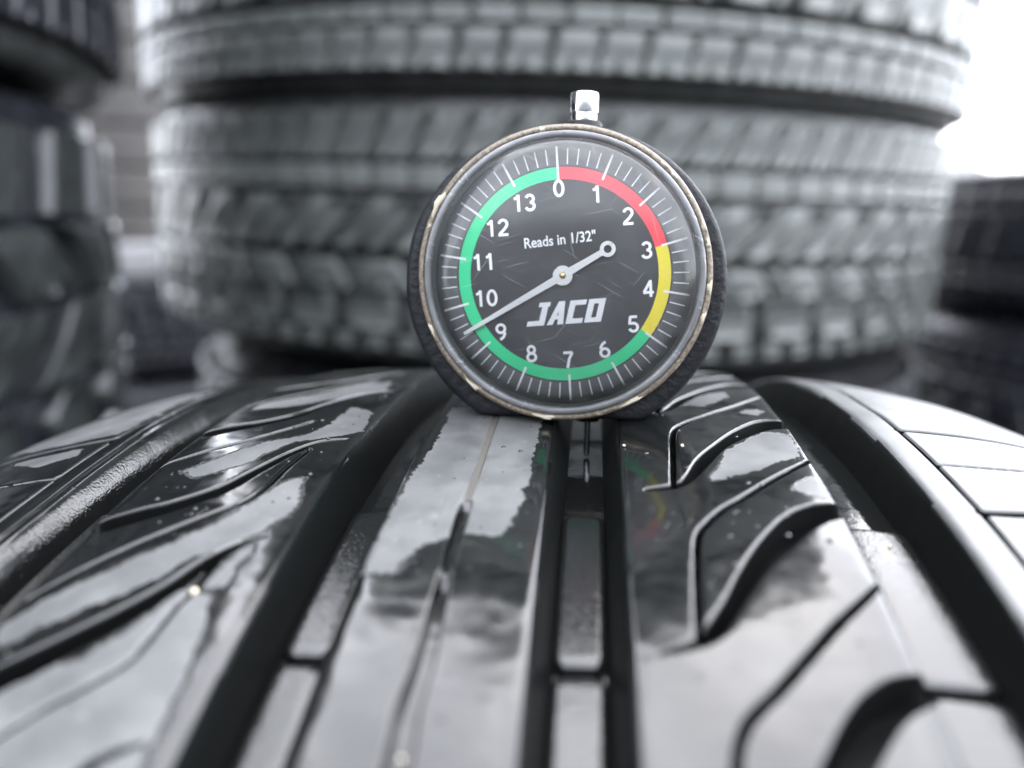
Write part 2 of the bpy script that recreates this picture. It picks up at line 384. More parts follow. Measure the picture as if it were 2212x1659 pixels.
tyre = empty('car_tyre'); tyre.matrix_world = Matrix.Translation(Vector(TC)*S) @ Matrix(RT.tolist()).to_4x4()
tag(tyre, 'wet glossy black car tyre standing upright in front, under the dial gauge', 'tyre')
def tpart(name, dat, mat, extra=0.):
    V, T, h, d = dat
    used = np.unique(T); mp = np.zeros(len(V), int); mp[used] = np.arange(len(used))
    V = V[used]; h = h[used]; d = d[used]; T = mp[T]
    return mesh(name, surf(V[:, 0], V[:, 1], h+extra), T, mat, tyre, attrs={'dry': d})
o = tpart('tread_rib', join([tread_sheet(-38.7, -16.4, 2.0, 2.0, left_sipes, -1.2), coarse(-38.7, -16.4, 2, 2)]), M_TREAD); o['label'] = 'left rib with long slanting curved grooves'
o = tpart('tread_rib', join([tread_sheet(-8.1, 8.1, 2.0, 2.0, mid_sipes, -1.2, sv=-1.2), coarse(-8.1, 8.1, 2, 2)]), M_TREAD); o['label'] = 'centre rib with one straight line down its middle and a large dull dry patch'
o = tpart('tread_rib', join([tread_sheet(16.5, 38.5, 2.0, 2.0, right_sipes, -1.2), coarse(16.5, 38.5, 2, 2)]), M_TREAD); o['label'] = 'right rib with sickle shaped grooves and bent thin cuts'
# dust packed in the shallow far half of the centre line
V, T = sheet(np.linspace(-.36, .36, 7), np.arange(62.6, 96, .4)); V[:, 0] += .2
h = -.13+rng.uniform(-.015, .015, len(V))
mesh('dust_line', surf(V[:, 0]-.05, V[:, 1], h), T, plain('packed_dust', (.060, .056, .047), .7, 0., 1500, .0001), tyre)
# shoulders: a narrow rib, a lengthwise cut, then blocks
XR, XL = 53.2, -51.1
def shoulder(side):
    xe, xs_ = (49.3, XR) if side > 0 else (-48.7, XL)
    xo = 86.0*side
    thick = [65.1+24.6*k for k in range(-3, 5)] if side > 0 else [82.4+25.2*k for k in range(-3, 4)]
    thin = [77.3+24.6*k for k in range(-3, 4)] if side > 0 else [69.6+25.2*k for k in range(-3, 5)]
    sl = .20 if side > 0 else .03
    def latline(s0, w):
        pts = [(xs_, s0), (xs_+side*5, s0+side*sl*5), (xs_+side*20, s0+sl*24), (xo+side*6, s0+sl*44)]
        return pts, w
    lat = [latline(s0, [.55, .7, .8, .8]) for s0 in thick]+[latline(s0, [.3]*4) for s0 in thin]
    def sip(Q):
        L = [(line_sdf(Q, [(xs_, 5), (xs_, 80), (xs_, 180)], [.3]*3), 2.0)]
        return L+[(line_sdf(Q, p, w), 4. if w[1] > .5 else 1.6) for p, w in lat]
    rib = tread_sheet(min(xe, xs_), max(xe, xs_), 2.0 if side > 0 else None, 3.8 if side < 0 else None, sip, 1.6 if side > 0 else -.9, .5, walls=side > 0)
    a, b = min(xe, xs_), max(xe, xs_)
    cr = coarse(a, b, 2. if side > 0 else None, 3.8 if side < 0 else None)
    o = tpart('shoulder_rib', join([rib, cr]), M_TREAD)
    cols = np.linspace(min(xs_, xo), max(xs_, xo), 52)
    V, T, h, d = tread_sheet(min(xs_, xo), max(xs_, xo), None, None, sip, 1.3 if side > 0 else -.9, .55, cols=cols)
    cuts = sorted(thick+thin)
    c = V[T].mean(1); off = np.abs(c[:, 0]-xs_)*sl
    if side < 0: off = np.abs(c[:, 0]-xs_)*sl
    idx = np.searchsorted(cuts, c[:, 1]-off)
    for k in np.unique(idx):
        tpart('tread_block', (V, T[idx == k], h, d), M_TREAD)
    V, T = sheet(np.linspace(min(xs_, xo), max(xs_, xo), 10), np.linspace(S_HI, CIRC+S_LO, 160))
    tpart('shoulder_band', (V, T, np.zeros(len(V)), np.full(len(V), -2.)), M_TREAD)
    # sidewall down to the bead
    re = R0-float(drop(xo))
    prof = [(re, xo), (re-2.5, xo+side*2.4), (re-7, xo+side*4.4), (re-14, xo+side*6), (re-22, xo+side*8.5), (re-24, xo+side*9.5), (re-26, xo+side*8.7), (re-40, xo+side*9), (re-58, xo+side*4), (re-72, xo-side*8), (re-76, xo-side*12), (re-74, xo-side*17), (re-40, xo-side*3), (re-16, xo-side*6)]
    V, F = lathe(prof, 160)
    V = [(z, x, y) for x, y, z in V]
    o = mesh('sidewall', V, F, M_SIDE, tyre)
shoulder(1); shoulder(-1)
# groove floors and the raised bars in them
GR = [(-48.7, -38.9), (-16.2, -8.1), (8.1, 16.4), (38.6, 49.3)]
for a, b in GR:
    ss = np.concatenate([np.arange(S_LO, S_HI, .8), np.linspace(S_HI, CIRC+S_LO, 200)])
    V, T = sheet(np.linspace(a+1.5, b-1.5, 7), ss)
    d = np.where((V[:, 1] > 68) & (V[:, 1] < 100), .12, 1.)
    h = np.full(len(V), -GD+.25)
    tpart('groove_floor', (V, T, h, d), M_FLOOR)
    for s0, s1 in ((13., 42.8), (43.6, 69.0)):
        x0, x1 = a+1.75, b-1.75
        xs = np.array([x0-.35, x0-.12, x0, x0+.15, x0+.45]+list(np.linspace(x0+.9, x1-.9, 8))+[x1-.45, x1-.15, x1, x1+.12, x1+.35])
        ss = np.concatenate([[s0-.1, s0-.02, s0+.1, s0+.35, s0+.8], np.linspace(s0+1.4, s1-1.4, 40), [s1-.8, s1-.35, s1-.1, s1+.02, s1+.1]])
        V, T = sheet(xs, ss)
        rc = 1.1; cxm = (x0+x1)/2; csm = (s0+s1)/2
        qx = np.abs(V[:, 0]-cxm)-((x1-x0)/2-rc); qs = np.abs(V[:, 1]-csm)-((s1-s0)/2-rc)
        sd = np.hypot(np.maximum(qx, 0), np.maximum(qs, 0))+np.minimum(np.maximum(qx, qs), 0)-rc
        h = -5.0-.45*np.clip((sd+.7)/.7, 0, 1)**2-np.where(sd > 0, np.minimum(sd/.12, 1)*1.6, 0)
        tpart('wear_bar', (V, T, h, np.ones(len(V))), M_FLOOR)

# ------------------------------------------------------------------ the dial gauge
# its frame: origin where the flat base meets the rib, v up, n towards the camera
CX, CY, FPX = 1106.0, 829.5, 1770.0
base_w = t2w(surf(8.8, 87.6, .05))
nrm = Vector((-.10, -1.0, .12)).normalized()
upv = Vector((.0, .0, 1.0)); roll = math.radians(-.6)
upv = (upv-nrm*upv.dot(nrm)).normalized(); rv = upv.cross(nrm).normalized()
upv, rv = upv*math.cos(roll)-rv*math.sin(roll), rv*math.cos(roll)+upv*math.sin(roll)
GM = Matrix((rv, upv, nrm)).transposed() @ Matrix.Scale(1.0, 3)                      # local x right, y up, z to the camera
gauge = empty('tread_depth_gauge', base_w, GM)
tag(gauge, 'round dial gauge with white needle and coloured band, standing on the wet tyre', 'gauge')

M_CASE = plain('black_crackle_plastic', (.011, .012, .014), .48, 0., 900, .00035, **{'Specular IOR Level': .22})
M_FACE = plain('black_dial_print', (.007, .0075, .008), .5)
M_WHITE = plain('white_print', (.80, .82, .84), .5, 0., 2000, .00002)
M_GREEN = plain('green_print', (.0, .62, .25), .5)
M_RED = plain('red_print', (.80, .03, .05), .5)
M_YEL = plain('yellow_print', (.78, .66, .01), .5)
M_CHROME = plain('chrome', (.80, .81, .82), .14, 1., 300, .00005)
M_BRASS = plain('brass', (.62, .42, .2), .35, 1.)
M_STEEL = plain('wet_steel', (.35, .36, .38), .25, 1.)
def needle_mat():
    m, t, p = newmat('worn_white_paint')
    k = maprange(t, noise(t, 1400, 4, .7), .30, .40)
    t.links.new(mixc(t, k, (.25, .24, .22), (.72, .73, .73)), p.inputs['Base Color']); p.inputs['Roughness'].default_value = .5
    return m
M_NEEDLE = needle_mat()
def clear_mat(name, haze, scratch, tint=(1, 1, 1), rough=.17):
    """thin clear plastic: see-through, with mirror gloss, haze and fine scratches"""
    m, t, p = newmat(name); t.nodes.remove(p); out = t.nodes['Material Output']
    tr = N(t, 'ShaderNodeBsdfTransparent'); tr.inputs[0].default_value = (*tint, 1)
    gl = N(t, 'ShaderNodeBsdfGlossy'); gl.inputs['Roughness'].default_value = rough
    df = N(t, 'ShaderNodeBsdfDiffuse'); df.inputs[0].default_value = (.75, .77, .8, 1)
    c = N(t, 'ShaderNodeTexCoord')
    sc_ = []
    for k, ang in enumerate((.5, 1.3, 2.2, 2.9, -.3)):
        m0 = N(t, 'ShaderNodeMapping'); m0.inputs['Rotation'].default_value = (0, 0, ang); t.links.new(c.outputs['Object'], m0.inputs[0])
        mp = N(t, 'ShaderNodeMapping'); mp.inputs['Scale'].default_value = (170, 4200, 1)
        mp.inputs['Location'].default_value = (k*3.1, k*1.7, 0)
        t.links.new(m0.outputs[0], mp.inputs[0])
        sc_.append(maprange(t, noise(t, 1., 0, .5, 0., mp.outputs[0]), .735, .84))
    s = sc_[0]
    for q in sc_[1:]: s = math_(t, 'MAXIMUM', s, q)
    speck = maprange(t, noise(t, 3600, 2, .6), .66, .74)
    mist = maprange(t, noise(t, 90, 4, .6), .35, .75, .4, 1.)
    hz = math_(t, 'ADD', math_(t, 'MULTIPLY', mist, haze), math_(t, 'ADD', math_(t, 'MULTIPLY', s, scratch), math_(t, 'MULTIPLY', speck, scratch*1.1)), None, True)
    mx = N(t, 'ShaderNodeMixShader'); t.links.new(hz, mx.inputs[0]); t.links.new(tr.outputs[0], mx.inputs[1]); t.links.new(df.outputs[0], mx.inputs[2])
    fr = N(t, 'ShaderNodeFresnel'); fr.inputs[0].default_value = 1.48
    b = bump(t, noise(t, 160, 3, .5), .3, .0001); t.links.new(b, gl.inputs['Normal'])
    m2 = N(t, 'ShaderNodeMixShader'); t.links.new(fr.outputs[0], m2.inputs[0]); t.links.new(mx.outputs[0], m2.inputs[1]); t.links.new(gl.outputs[0], m2.inputs[2])
    t.links.new(m2.outputs[0], out.inputs[0]); return m
M_LENS = clear_mat('scratched_clear_plastic', .042, .07)
M_RIMCLEAR = clear_mat('clear_rim_plastic', .27, .2, (.86, .87, .88))
def crust_mat():
    m, t, p = newmat('crusted_rim')
    n = noise(t, 420, 5, .65); n2_ = noise(t, 2200, 4, .7)
    f = maprange(t, n, .60, .70)
    c = mixc(t, maprange(t, n2_, .3, .7), (.08, .066, .05), (.24, .20, .15))
    t.links.new(mixc(t, f, c, (.55, .50, .40)), p.inputs['Base Color']); p.inputs['Roughness'].default_value = .45
    t.links.new(bump(t, math_(t, 'ADD', n, math_(t, 'MULTIPLY', n2_, .4)), .8, .0003), p.inputs['Normal']); return m
M_CRUST = crust_mat()
CXG, CYG = 0.0, 19.1                     # dial centre above the base
# case: round, cut flat at the base, rounded edges
def case():
    Rc = 21.3; n = 140; CC = 18.4; out = []
    for i in range(n):
        a = 2*PI*i/n; x = Rc*math.cos(a); y = CC+Rc*math.sin(a)
        out.append([x, y])
    P = np.array(out)
    def shape(r, ins):
        Q = np.array([[r*math.cos(2*PI*i/n), CC+r*math.sin(2*PI*i/n)] for i in range(n)])
        lim = ins
        Q[:, 1] = np.where(Q[:, 1] > CC, CC+(Q[:, 1]-CC)*.955, Q[:, 1])
        Q[:, 1] = np.maximum(Q[:, 1], lim)
        return Q
    rings = [(shape(Rc-1.6, 1.2), .2), (shape(Rc-.9, .75), .2), (shape(Rc-.45, .35), -.1), (shape(Rc-.12, .1), -.6), (shape(Rc, 0.), -1.3), (shape(Rc, 0.), -7.2), (shape(Rc-.2, .15), -8.0), (shape(Rc-.9, .7), -8.6), (shape(Rc-4, 3.6), -8.9)]
    V = []; F = []
    for Q, z in rings: V += [(x, y, z) for x, y in Q]
    for k in range(len(rings)-1):
        for i in range(n):
            j = (i+1) % n; F.append((k*n+i, k*n+n+i, k*n+n+j, k*n+j))
    F.append(tuple(range(n))); F.append(tuple(range((len(rings)-1)*n, len(rings)*n))[::-1])
    o = mesh('case', V, F, M_CASE, gauge); sharp(o, 40); return o
case()
def ring(name, prof, mat, parent=gauge, n=128, cx=CXG, cy=CYG, attrs=None):
    V, F = lathe(prof, n); V = [(x+cx, y+cy, z) for x, y, z in V]
    return mesh(name, V, F, mat, parent)
bez = ring('bezel', [(18.95, .15), (19.12, .9), (19.05, 1.6), (18.85, 2.1), (18.6, 2.3), (18.35, 2.3), (18.22, 2.15), (18.2, .2)], M_CRUST)
ring('lens_rim', [(18.2, .25), (18.19, 2.1), (18.05, 2.75), (17.8, 3.0), (17.4, 3.05), (17.2, 2.7), (17.12, .9)], M_RIMCLEAR)
# lens: a shallow dome
lp = []; zl, rl = 2.7, 17.15
for i in range(41):                                  # gently domed middle, edge curving down to the rim
    lp.append((rl, zl)); nr = max(.01, rl-17.14/40)
    sl_ = .16*rl/13.8 if rl < 13.6 else .16+(rl-13.6)/3.55*.72
    zl += math.tan(sl_)*(rl-nr); rl = nr
ring('lens', lp, M_LENS)
ring('bezel_seat', [(18.2, .24), (16.95, .24), (16.95, .60)], plain('grey_dial_edge', (.28, .28, .28), .4), n=96)
face = ring('dial_face', [(14.05, .45), (.01, .45)], M_FACE, n=96)
ring('dial_rim', [(17.0, .42), (14.0, .42)], plain('grey_hazy_dial_rim', (.085, .087, .089), .35, 0., 500, .0001), face, n=96)
DROT = math.radians(4.9)      # the dial sits turned a little to the left
def dpt(r, deg): a = math.radians(90-deg)+DROT; return (CXG+r*math.cos(a), CYG+r*math.sin(a))
ZF = .50
def band(r0, r1, d0, d1, z0, z1, name, mat):
    n = max(4, int((d1-d0)/3)); V = []; F = []
    for i in range(n+1):
        a = d0+(d1-d0)*i/n
        for r, z in ((r0, z0), (r0, z1), (r1, z1), (r1, z0)): V.append((*dpt(r, a), z))
    for i in range(n):
        for k in range(3): F.append((i*4+k, i*4+k+1, i*4+5+k, i*4+4+k))
    F.append((0, 1, 2, 3)); F.append((n*4+3, n*4+2, n*4+1, n*4))
    return mesh(name, V, F, mat, face, smooth=False)
st = 360/14.
for mat, lab, d0, d1 in ((M_RED, 'red arc from 0 to 3', 0, 3*st), (M_YEL, 'yellow arc from 3 to 5', 3*st, 5*st), (M_GREEN, 'green arc from 5 round to 0', 5*st, 14*st)):
    o = band(12.3, 13.87, d0+.0, d1, ZF-.04, ZF, 'colour_band', mat); o['label'] = lab
tv = []; tf = []
def bar(V, F, r0, r1, deg, w, z0, z1):
    a = math.radians(90-deg)+DROT; u = (math.cos(a), math.sin(a)); n_ = (-u[1], u[0]); b = len(V)
    for z in (z0, z1):
        for r, s_ in ((r0, -1), (r0, 1), (r1, 1), (r1, -1)): V.append((CXG+u[0]*r+n_[0]*w*s_/2, CYG+u[1]*r+n_[1]*w*s_/2, z))
    F += [(b+4, b+7, b+6, b+5), (b, b+1, b+5, b+4), (b+1, b+2, b+6, b+5), (b+2, b+3, b+7, b+6), (b+3, b, b+4, b+7)]
for i in range(70):
    if i % 5 == 0:
        V = []; F = []; bar(V, F, 13.1 if i else 12.2, 16.5, i*360/70., .27, ZF, ZF+.03); mesh('major_tick', V, F, M_WHITE, face, smooth=False)
    else: bar(tv, tf, 14.2, 16.2, i*360/70., .15, ZF, ZF+.03)
mesh('minor_ticks', tv, tf, M_WHITE, face, smooth=False)
def text(body, size, cx_, cy_, name, mat, rot=0., bold=.0, shear=0., zt=ZF, parent=None, sx=1.):
    cu = bpy.data.curves.new(name, 'FONT'); cu.body = body; cu.size = size; cu.align_x = 'CENTER'; cu.align_y = 'CENTER'
    cu.extrude = .015; cu.offset = bold; cu.shear = shear; cu.resolution_u = 4
    tmp = bpy.data.objects.new(name, cu); sc.collection.objects.link(tmp)
    dg = bpy.context.evaluated_depsgraph_get(); me = bpy.data.meshes.new_from_object(tmp.evaluated_get(dg))
    bpy.data.objects.remove(tmp)
    V = np.array([v.co[:] for v in me.vertices]); F = [tuple(p.vertices) for p in me.polygons]
    bpy.data.meshes.remove(me)
    cen = (V.min(0)+V.max(0))/2; V[:, :2] -= cen[:2]; V[:, 0] *= sx
    c, s_ = math.cos(rot), math.sin(rot)
    V = np.stack([cx_+V[:, 0]*c-V[:, 1]*s_, cy_+V[:, 0]*s_+V[:, 1]*c, V[:, 2]+zt+.02], 1)
    return mesh(name, V, F, mat, parent or face, smooth=False)
# digits drawn as strokes (box .62 wide, 1 high)
def arc_(cx_, cy_, rx, ry, a0, a1, n=14): return [(cx_+rx*math.cos(math.radians(a0+(a1-a0)*i/n)), cy_+ry*math.sin(math.radians(a0+(a1-a0)*i/n))) for i in range(n+1)]
DIG = {'0': [arc_(.31, .5, .25, .44, 0, 360, 28)], '1': [[(.10, .76), (.26, .82), (.36, .98)], [(.36, 1.0), (.36, 0)]],
 '2': [arc_(.31, .70, .24, .25, 170, -25, 14)+[(.36, .38), (.12, .16), (.06, .06)], [(.0, .06), (.60, .06)]],
 '3': [arc_(.30, .71, .22, .23, 160, -85, 12), arc_(.30, .28, .25, .23, 90, -165, 14)],
 '4': [[(.44, 0), (.44, 1.0)], [(.44, .96), (.04, .29)], [(.0, .27), (.62, .27)]],
 '5': [[(.54, .94), (.12, .94)], [(.14, .96), (.08, .50)]+arc_(.30, .31, .25, .25, 130, -160, 14)[1:]],
 '6': [arc_(.31, .30, .25, .25, 0, 360, 20), arc_(.42, .42, .36, .53, 168, 95, 10)],
 '7': [[(.02, .94), (.58, .94)], [(.56, .94), (.36, .55), (.24, 0)]],
 '8': [arc_(.31, .73, .20, .22, 0, 360, 18), arc_(.31, .27, .25, .24, 0, 360, 20)],
 '9': [arc_(.31, .70, .25, .25, 0, 360, 20), arc_(.20, .58, .36, .53, -12, -85, 10)]}
def numeral(body, H, cx_, cy_, rot, w=.165):
    V = []; F = []; q = 0; adv = .74; tot = adv*len(body)-.12
    for ci, ch in enumerate(body):
        for st_ in DIG[ch]:
            P = np.array(st_); n = len(P); q += 1; closed = np.hypot(*(P[0]-P[-1])) < 1e-6
            T_ = np.gradient(P, axis=0)
            if closed: T_[0] = T_[-1] = P[1]-P[-2]
            T_ /= np.linalg.norm(T_, axis=1)[:, None]+1e-9; Nn = np.stack([-T_[:, 1], T_[:, 0]], 1)
            z = ZF+.02+.005*(q % 6); b = len(V)
            for sgn in (-1, 1):
                for (x, y), nn_ in zip(P, Nn):
                    X = ((x+nn_[0]*sgn*w/2)+ci*adv-tot/2)*H*1.02; Y = ((y+nn_[1]*sgn*w/2)-.5)*H
                    c, s_ = math.cos(rot), math.sin(rot); V.append((cx_+X*c-Y*s_, cy_+X*s_+Y*c, z))
            for i in range(n-1): F.append((b+i, b+i+1, b+n+i+1, b+n+i))
    return mesh('numeral', V, F, M_WHITE, face, smooth=False)
for k in range(14):
    x, y = dpt(11.15 if k < 10 else 10.7, k*st)
    o = numeral(str(k), 2.15, x, y, DROT); o['label'] = 'numeral %d' % k
x, y = dpt(4.65, -3)
text('Reads in 1/32"', 1.9, x, y, 'lettering', M_WHITE, DROT*1.5, .03, sx=.86)
# heavy slanted block lettering
def logo():
    st_ = 1.35; H = 3.1; Wd = 2.15
    def rect(x0, y0, x1, y1): return [(x0, y0), (x1, y0), (x1, y1), (x0, y1)]
    t_ = .78
    L = {'J': [rect(1.15, .0, 1.15+t_, H), rect(-.35, 0, 1.2, .66), rect(.7, H-.6, 2.15, H)],
         'A': [[(0, 0), (t_, 0), (1.55, H), (.95, H)], [(Wd-t_, 0), (Wd, 0), (1.75, H), (1.1, H)], rect(.6, .7, 1.75, 1.2)],
         'C': [rect(0, 0, t_, H), rect(0, 0, Wd, .66), rect(0, H-.66, Wd, H)],
         'O': [rect(0, 0, t_, H), rect(0, 0, Wd, .62), rect(0, H-.62, Wd, H), rect(Wd-t_, 0, Wd, H)]}
    V = []; F = []; x = 0.
    q = 0
    for ch in 'JACO':
        for poly in L[ch]:
            q += 1; b = len(V); z = ZF+.02+.004*(q % 5)
            for px, py in poly:
                X = (px+x)*1.0+py*.28-4.75; Y = py-1.5; X *= 1.02; Y *= .97
                c, s_ = math.cos(DROT*1.1), math.sin(DROT*1.1); cx_, cy_ = dpt(4.95, 181)
                V.append((cx_+X*c-Y*s_, cy_+X*s_+Y*c, z))
            F.append((b, b+1, b+2, b+3))
        x += 2.42 if ch != 'J' else 2.25
    return mesh('logo_lettering', V, F, M_WHITE, face, smooth=False)
logo()
# needle: long tapering arm, hub, short arm with an open ring
nd = math.radians(180+31.6)
def needle():
    V = []; F = []
    u = (math.cos(nd), math.sin(nd)); n_ = (-u[1], u[0]); hx, hy = CXG-.1, CYG-.1
    def P(l, w, z): return (hx+u[0]*l+n_[0]*w, hy+u[1]*l+n_[1]*w, z)
    def arm(pts, z0=1.0, z1=1.22):
        b = len(V); k = len(pts)
        for l, w in pts: V.extend([P(l, -w, z0), P(l, -w, z1), P(l, w, z1), P(l, w, z0)])
        for i in range(k-1):
            for q in range(4): F.append((b+i*4+q, b+i*4+(q+1) % 4, b+i*4+4+(q+1) % 4, b+i*4+4+q))
        F.append((b, b+1, b+2, b+3)); F.append(tuple(b+(k-1)*4+q for q in (3, 2, 1, 0)))
    arm([(.6, .48), (4, .42), (9, .33), (13, .26), (15.1, .2)])
    arm([(-.7, .5), (-3, .42), (-5.9, .38)])
    for (cl, r1, r0, z1) in ((0, 1.28, .42, 1.3), (-6.7, 1.02, .52, 1.26)):
        c = P(cl, 0, 0); Vv, Ff = lathe([(r0, .98), (r0, z1), (r1, z1), (r1, .98)], 32); b = len(V)
        V.extend([(x+c[0], y+c[1], z) for x, y, z in Vv]); F.extend([tuple(i+b for i in f) for f in Ff])
    o = mesh('needle', V, F, M_NEEDLE, gauge, smooth=False)
    Vv, Ff = lathe([(.001, 1.42), (.25, 1.38), (.44, 1.30), (.46, .46)], 24)
    mesh('pin', [(x+hx, y+hy, z) for x, y, z in Vv], Ff, M_BRASS, o)
needle()
# plunger on top
def tube_y(name, x, z, prof, mat, parent=gauge, n=40):
    V, F = lathe(prof, n); return mesh(name, [(a+x, c, b+z) for a, b, c in V], F, mat, parent)
pl = tube_y('plunger', 1.95, -4.6, [(1.72, 37.0), (1.72, 40.7), (1.88, 40.75), (1.9, 40.85), (1.9, 43.0), (1.84, 43.3), (1.64, 43.42), (.01, 43.45)], M_CHROME); sharp(pl, 30)
tube_y('plunger_collar', 1.95, -4.6, [(2.5, 36), (2.5, 39.3), (2.2, 39.6), (1.7, 39.6)], M_CASE)
tube_y('probe', 3.7, -3.8, [(.42, .3), (.42, -5.2), (.3, -5.6), (.01, -5.65)], M_STEEL, n=20)
tube_y('probe_guide', 3.7, -3.8, [(1.6, .3), (1.6, -.5), (1.4, -.7), (.42, -.7)], M_CASE, n=32)
# chips of dried mud on the rim, in the lens edge
M_MUD = plain('dried_mud', (.42, .38, .29), .8, 0., 1500, .0002)
def chip(r, deg, w, l, z):
    V = []; F = []; n = 12; a = math.radians(90-deg)
    for k, (sc2, dz) in enumerate(((1, 0), (.8, .16), (.35, .24))):
        for i in range(n):
            t_ = 2*PI*i/n; q = (1+.28*math.sin(3*t_+deg)+.15*math.sin(5*t_+deg*2))*sc2
            rr = r+w*math.sin(t_)*q; aa = a+l/r*math.cos(t_)*q
            V.append((CXG+rr*math.cos(aa), CYG+rr*math.sin(aa), z+dz))
    for k in range(2):
        for i in range(n): j = (i+1) % n; F.append((k*n+i, k*n+j, k*n+n+j, k*n+n+i))
    F.append(tuple(range(2*n, 3*n)))
    return mesh('mud_chip', V, F, M_MUD, bez)
for r, dg_, w, l in ((18.65, 298, .42, 1.9), (18.65, 70, .3, .9), (18.65, 77, .28, .6), (18.65, 94, .35, .9), (18.65, 106, .3, .8), (18.65, 42, .25, .9), (18.65, 218, .3, 1.2), (18.65, 186, .3, 1.6), (18.65, 150, .3, 1.5), (18.65, 246, .25, 1.0), (17.2, 72, .12, .15)):
    chip(r, dg_, w, l, 2.24)

# ------------------------------------------------------------------ tyres stacked behind
def patch_block(R1, depth, ang, z0, z1, shape, n=6, bev=1.3):
    """tread block: outline shape(u in 0..1 up the block) -> shift (mm) of its two ends round the tyre"""
    V = []; F = []; rows = [0, .04, .35, .65, .96, 1.]; m = n+1
    for layer, (rr, ins) in enumerate(((R1-depth, -.6), (R1-bev*.9, 0), (R1, bev))):
        for u in rows:
            z = z0+(z1-z0)*u; z = min(max(z, z0+ins), z1-ins); l, r = shape(u)
            l += ins; r -= ins
            for i in range(m):
                a = (l+(r-l)*i/n)/R1; V.append((rr*math.sin(a), -rr*math.cos(a), z))
    K = len(rows)*m
    def q(L, j, i): return L*K+j*m+i
    for j in range(len(rows)-1):
        for i in range(n): F.append((q(2, j, i), q(2, j, i+1), q(2, j+1, i+1), q(2, j+1, i)))
    for L in (0, 1):
        for i in range(n):
            F.append((q(L, 0, i), q(L, 0, i+1), q(L+1, 0, i+1), q(L+1, 0, i))); e = len(rows)-1
            F.append((q(L, e, i+1), q(L, e, i), q(L+1, e, i), q(L+1, e, i+1)))
        for j in range(len(rows)-1):
            F.append((q(L, j, 0), q(L+1, j, 0), q(L+1, j+1, 0), q(L, j+1, 0))); F.append((q(L, j+1, n), q(L+1, j+1, n), q(L+1, j, n), q(L, j, n)))
    return V, F
def slab(name, rows, Rt, sect, tw, mat, side_mat, label, loc, tilt=(0, 0), spin=0., arc=100, group=None, centre=0.):
    """a tyre lying flat: sect = section height, tw = tread width; rows: (z0, z1, count, shape, depth)"""
    rot = (Matrix.Rotation(tilt[1], 3, 'Y') @ Matrix.Rotation(tilt[0], 3, 'X'))
    e = empty('stacked_tyre', loc, rot); tag(e, label, 'tyre', group)
    hw = tw/2; hs = sect/2; rb = Rt-9
    prof = [(Rt*.62, -hs*.55), (Rt*.63, -hs*.72), (Rt*.66, -hs*.82), (Rt*.75, -hs*.97), (Rt*.84, -hs), (Rt*.91, -hs*.97), (Rt-15, -hw-9), (Rt-9, -hw-3.5), (rb, -hw+2), (rb+.0, -hw*.5), (rb, 0), (rb, hw*.5), (rb, hw-2), (Rt-9, hw+3.5), (Rt-15, hw+9), (Rt*.91, hs*.97), (Rt*.84, hs), (Rt*.75, hs*.97), (Rt*.66, hs*.82), (Rt*.63, hs*.72), (Rt*.62, hs*.55)]
    prof = [(r, z+sect/2) for r, z in prof]
    V, F = lathe(prof, 128); mesh('carcass', V, F, side_mat, e)
    for z0, z1, cnt, shp, dep in rows:
        z0 += sect/2; z1 += sect/2
        if cnt == 0:
            V, F = lathe([(Rt-dep, z0-.5), (Rt-1, z0), (Rt, z0+1.2), (Rt, z1-1.2), (Rt-1, z1), (Rt-dep, z1+.5)], 160); mesh('tread_rib', V, F, mat, e); continue
        pitch = 2*PI*Rt/cnt; V, F = patch_block(Rt, dep, pitch, z0, z1, lambda u: tuple(v*pitch for v in shp(u)))
        first = None
        for k in range(cnt):
            a = 2*PI*(k+.37*(z0 % 3))/cnt+spin
            b = (a+PI) % (2*PI)-PI
            if abs(math.degrees(((b-(centre))+PI) % (2*PI)-PI)) > arc: continue
            if first is None: o = mesh('tread_block', V, F, mat, e); first = o
            else: o = first.copy(); sc.collection.objects.link(o); o.parent = e
            o.rotation_euler.z = b+random.uniform(-.002, .002)
    return e
M_BG = rubber('dusty_damp_rubber', (.084, .092, .087), .38, .0006, 40, .012)
M_BG2 = rubber('worn_grey_rubber', (.050, .053, .055), .38, .0006, 40, .008)
M_CAR = rubber('dark_carcass_rubber', (.036, .038, .037), .42)
M_CHUNK = rubber('wet_chunky_rubber', (.024, .027, .027), .16, .0006, 40, .01)
M_DULL = rubber('dull_dark_rubber', (.010, .010, .011), .8, ior=1.25)
M_FAR = rubber('far_brown_grey_rubber', (.032, .029, .027), .5)
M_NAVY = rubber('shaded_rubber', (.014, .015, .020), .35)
rect_ = lambda g, sl=0.: (lambda u: (g/2+sl*u, 1-g/2+sl*u))
curve_ = lambda g, sl, c: (lambda u: (g/2+sl*u+c*math.sin(u*2.2), 1-g/2+sl*u+c*math.sin(u*2.2)))
zig = lambda g, a, b: (lambda u: (g/2+a*abs(u-.5)*2, 1-g/2+b*(1-abs(u-.5)*2)))
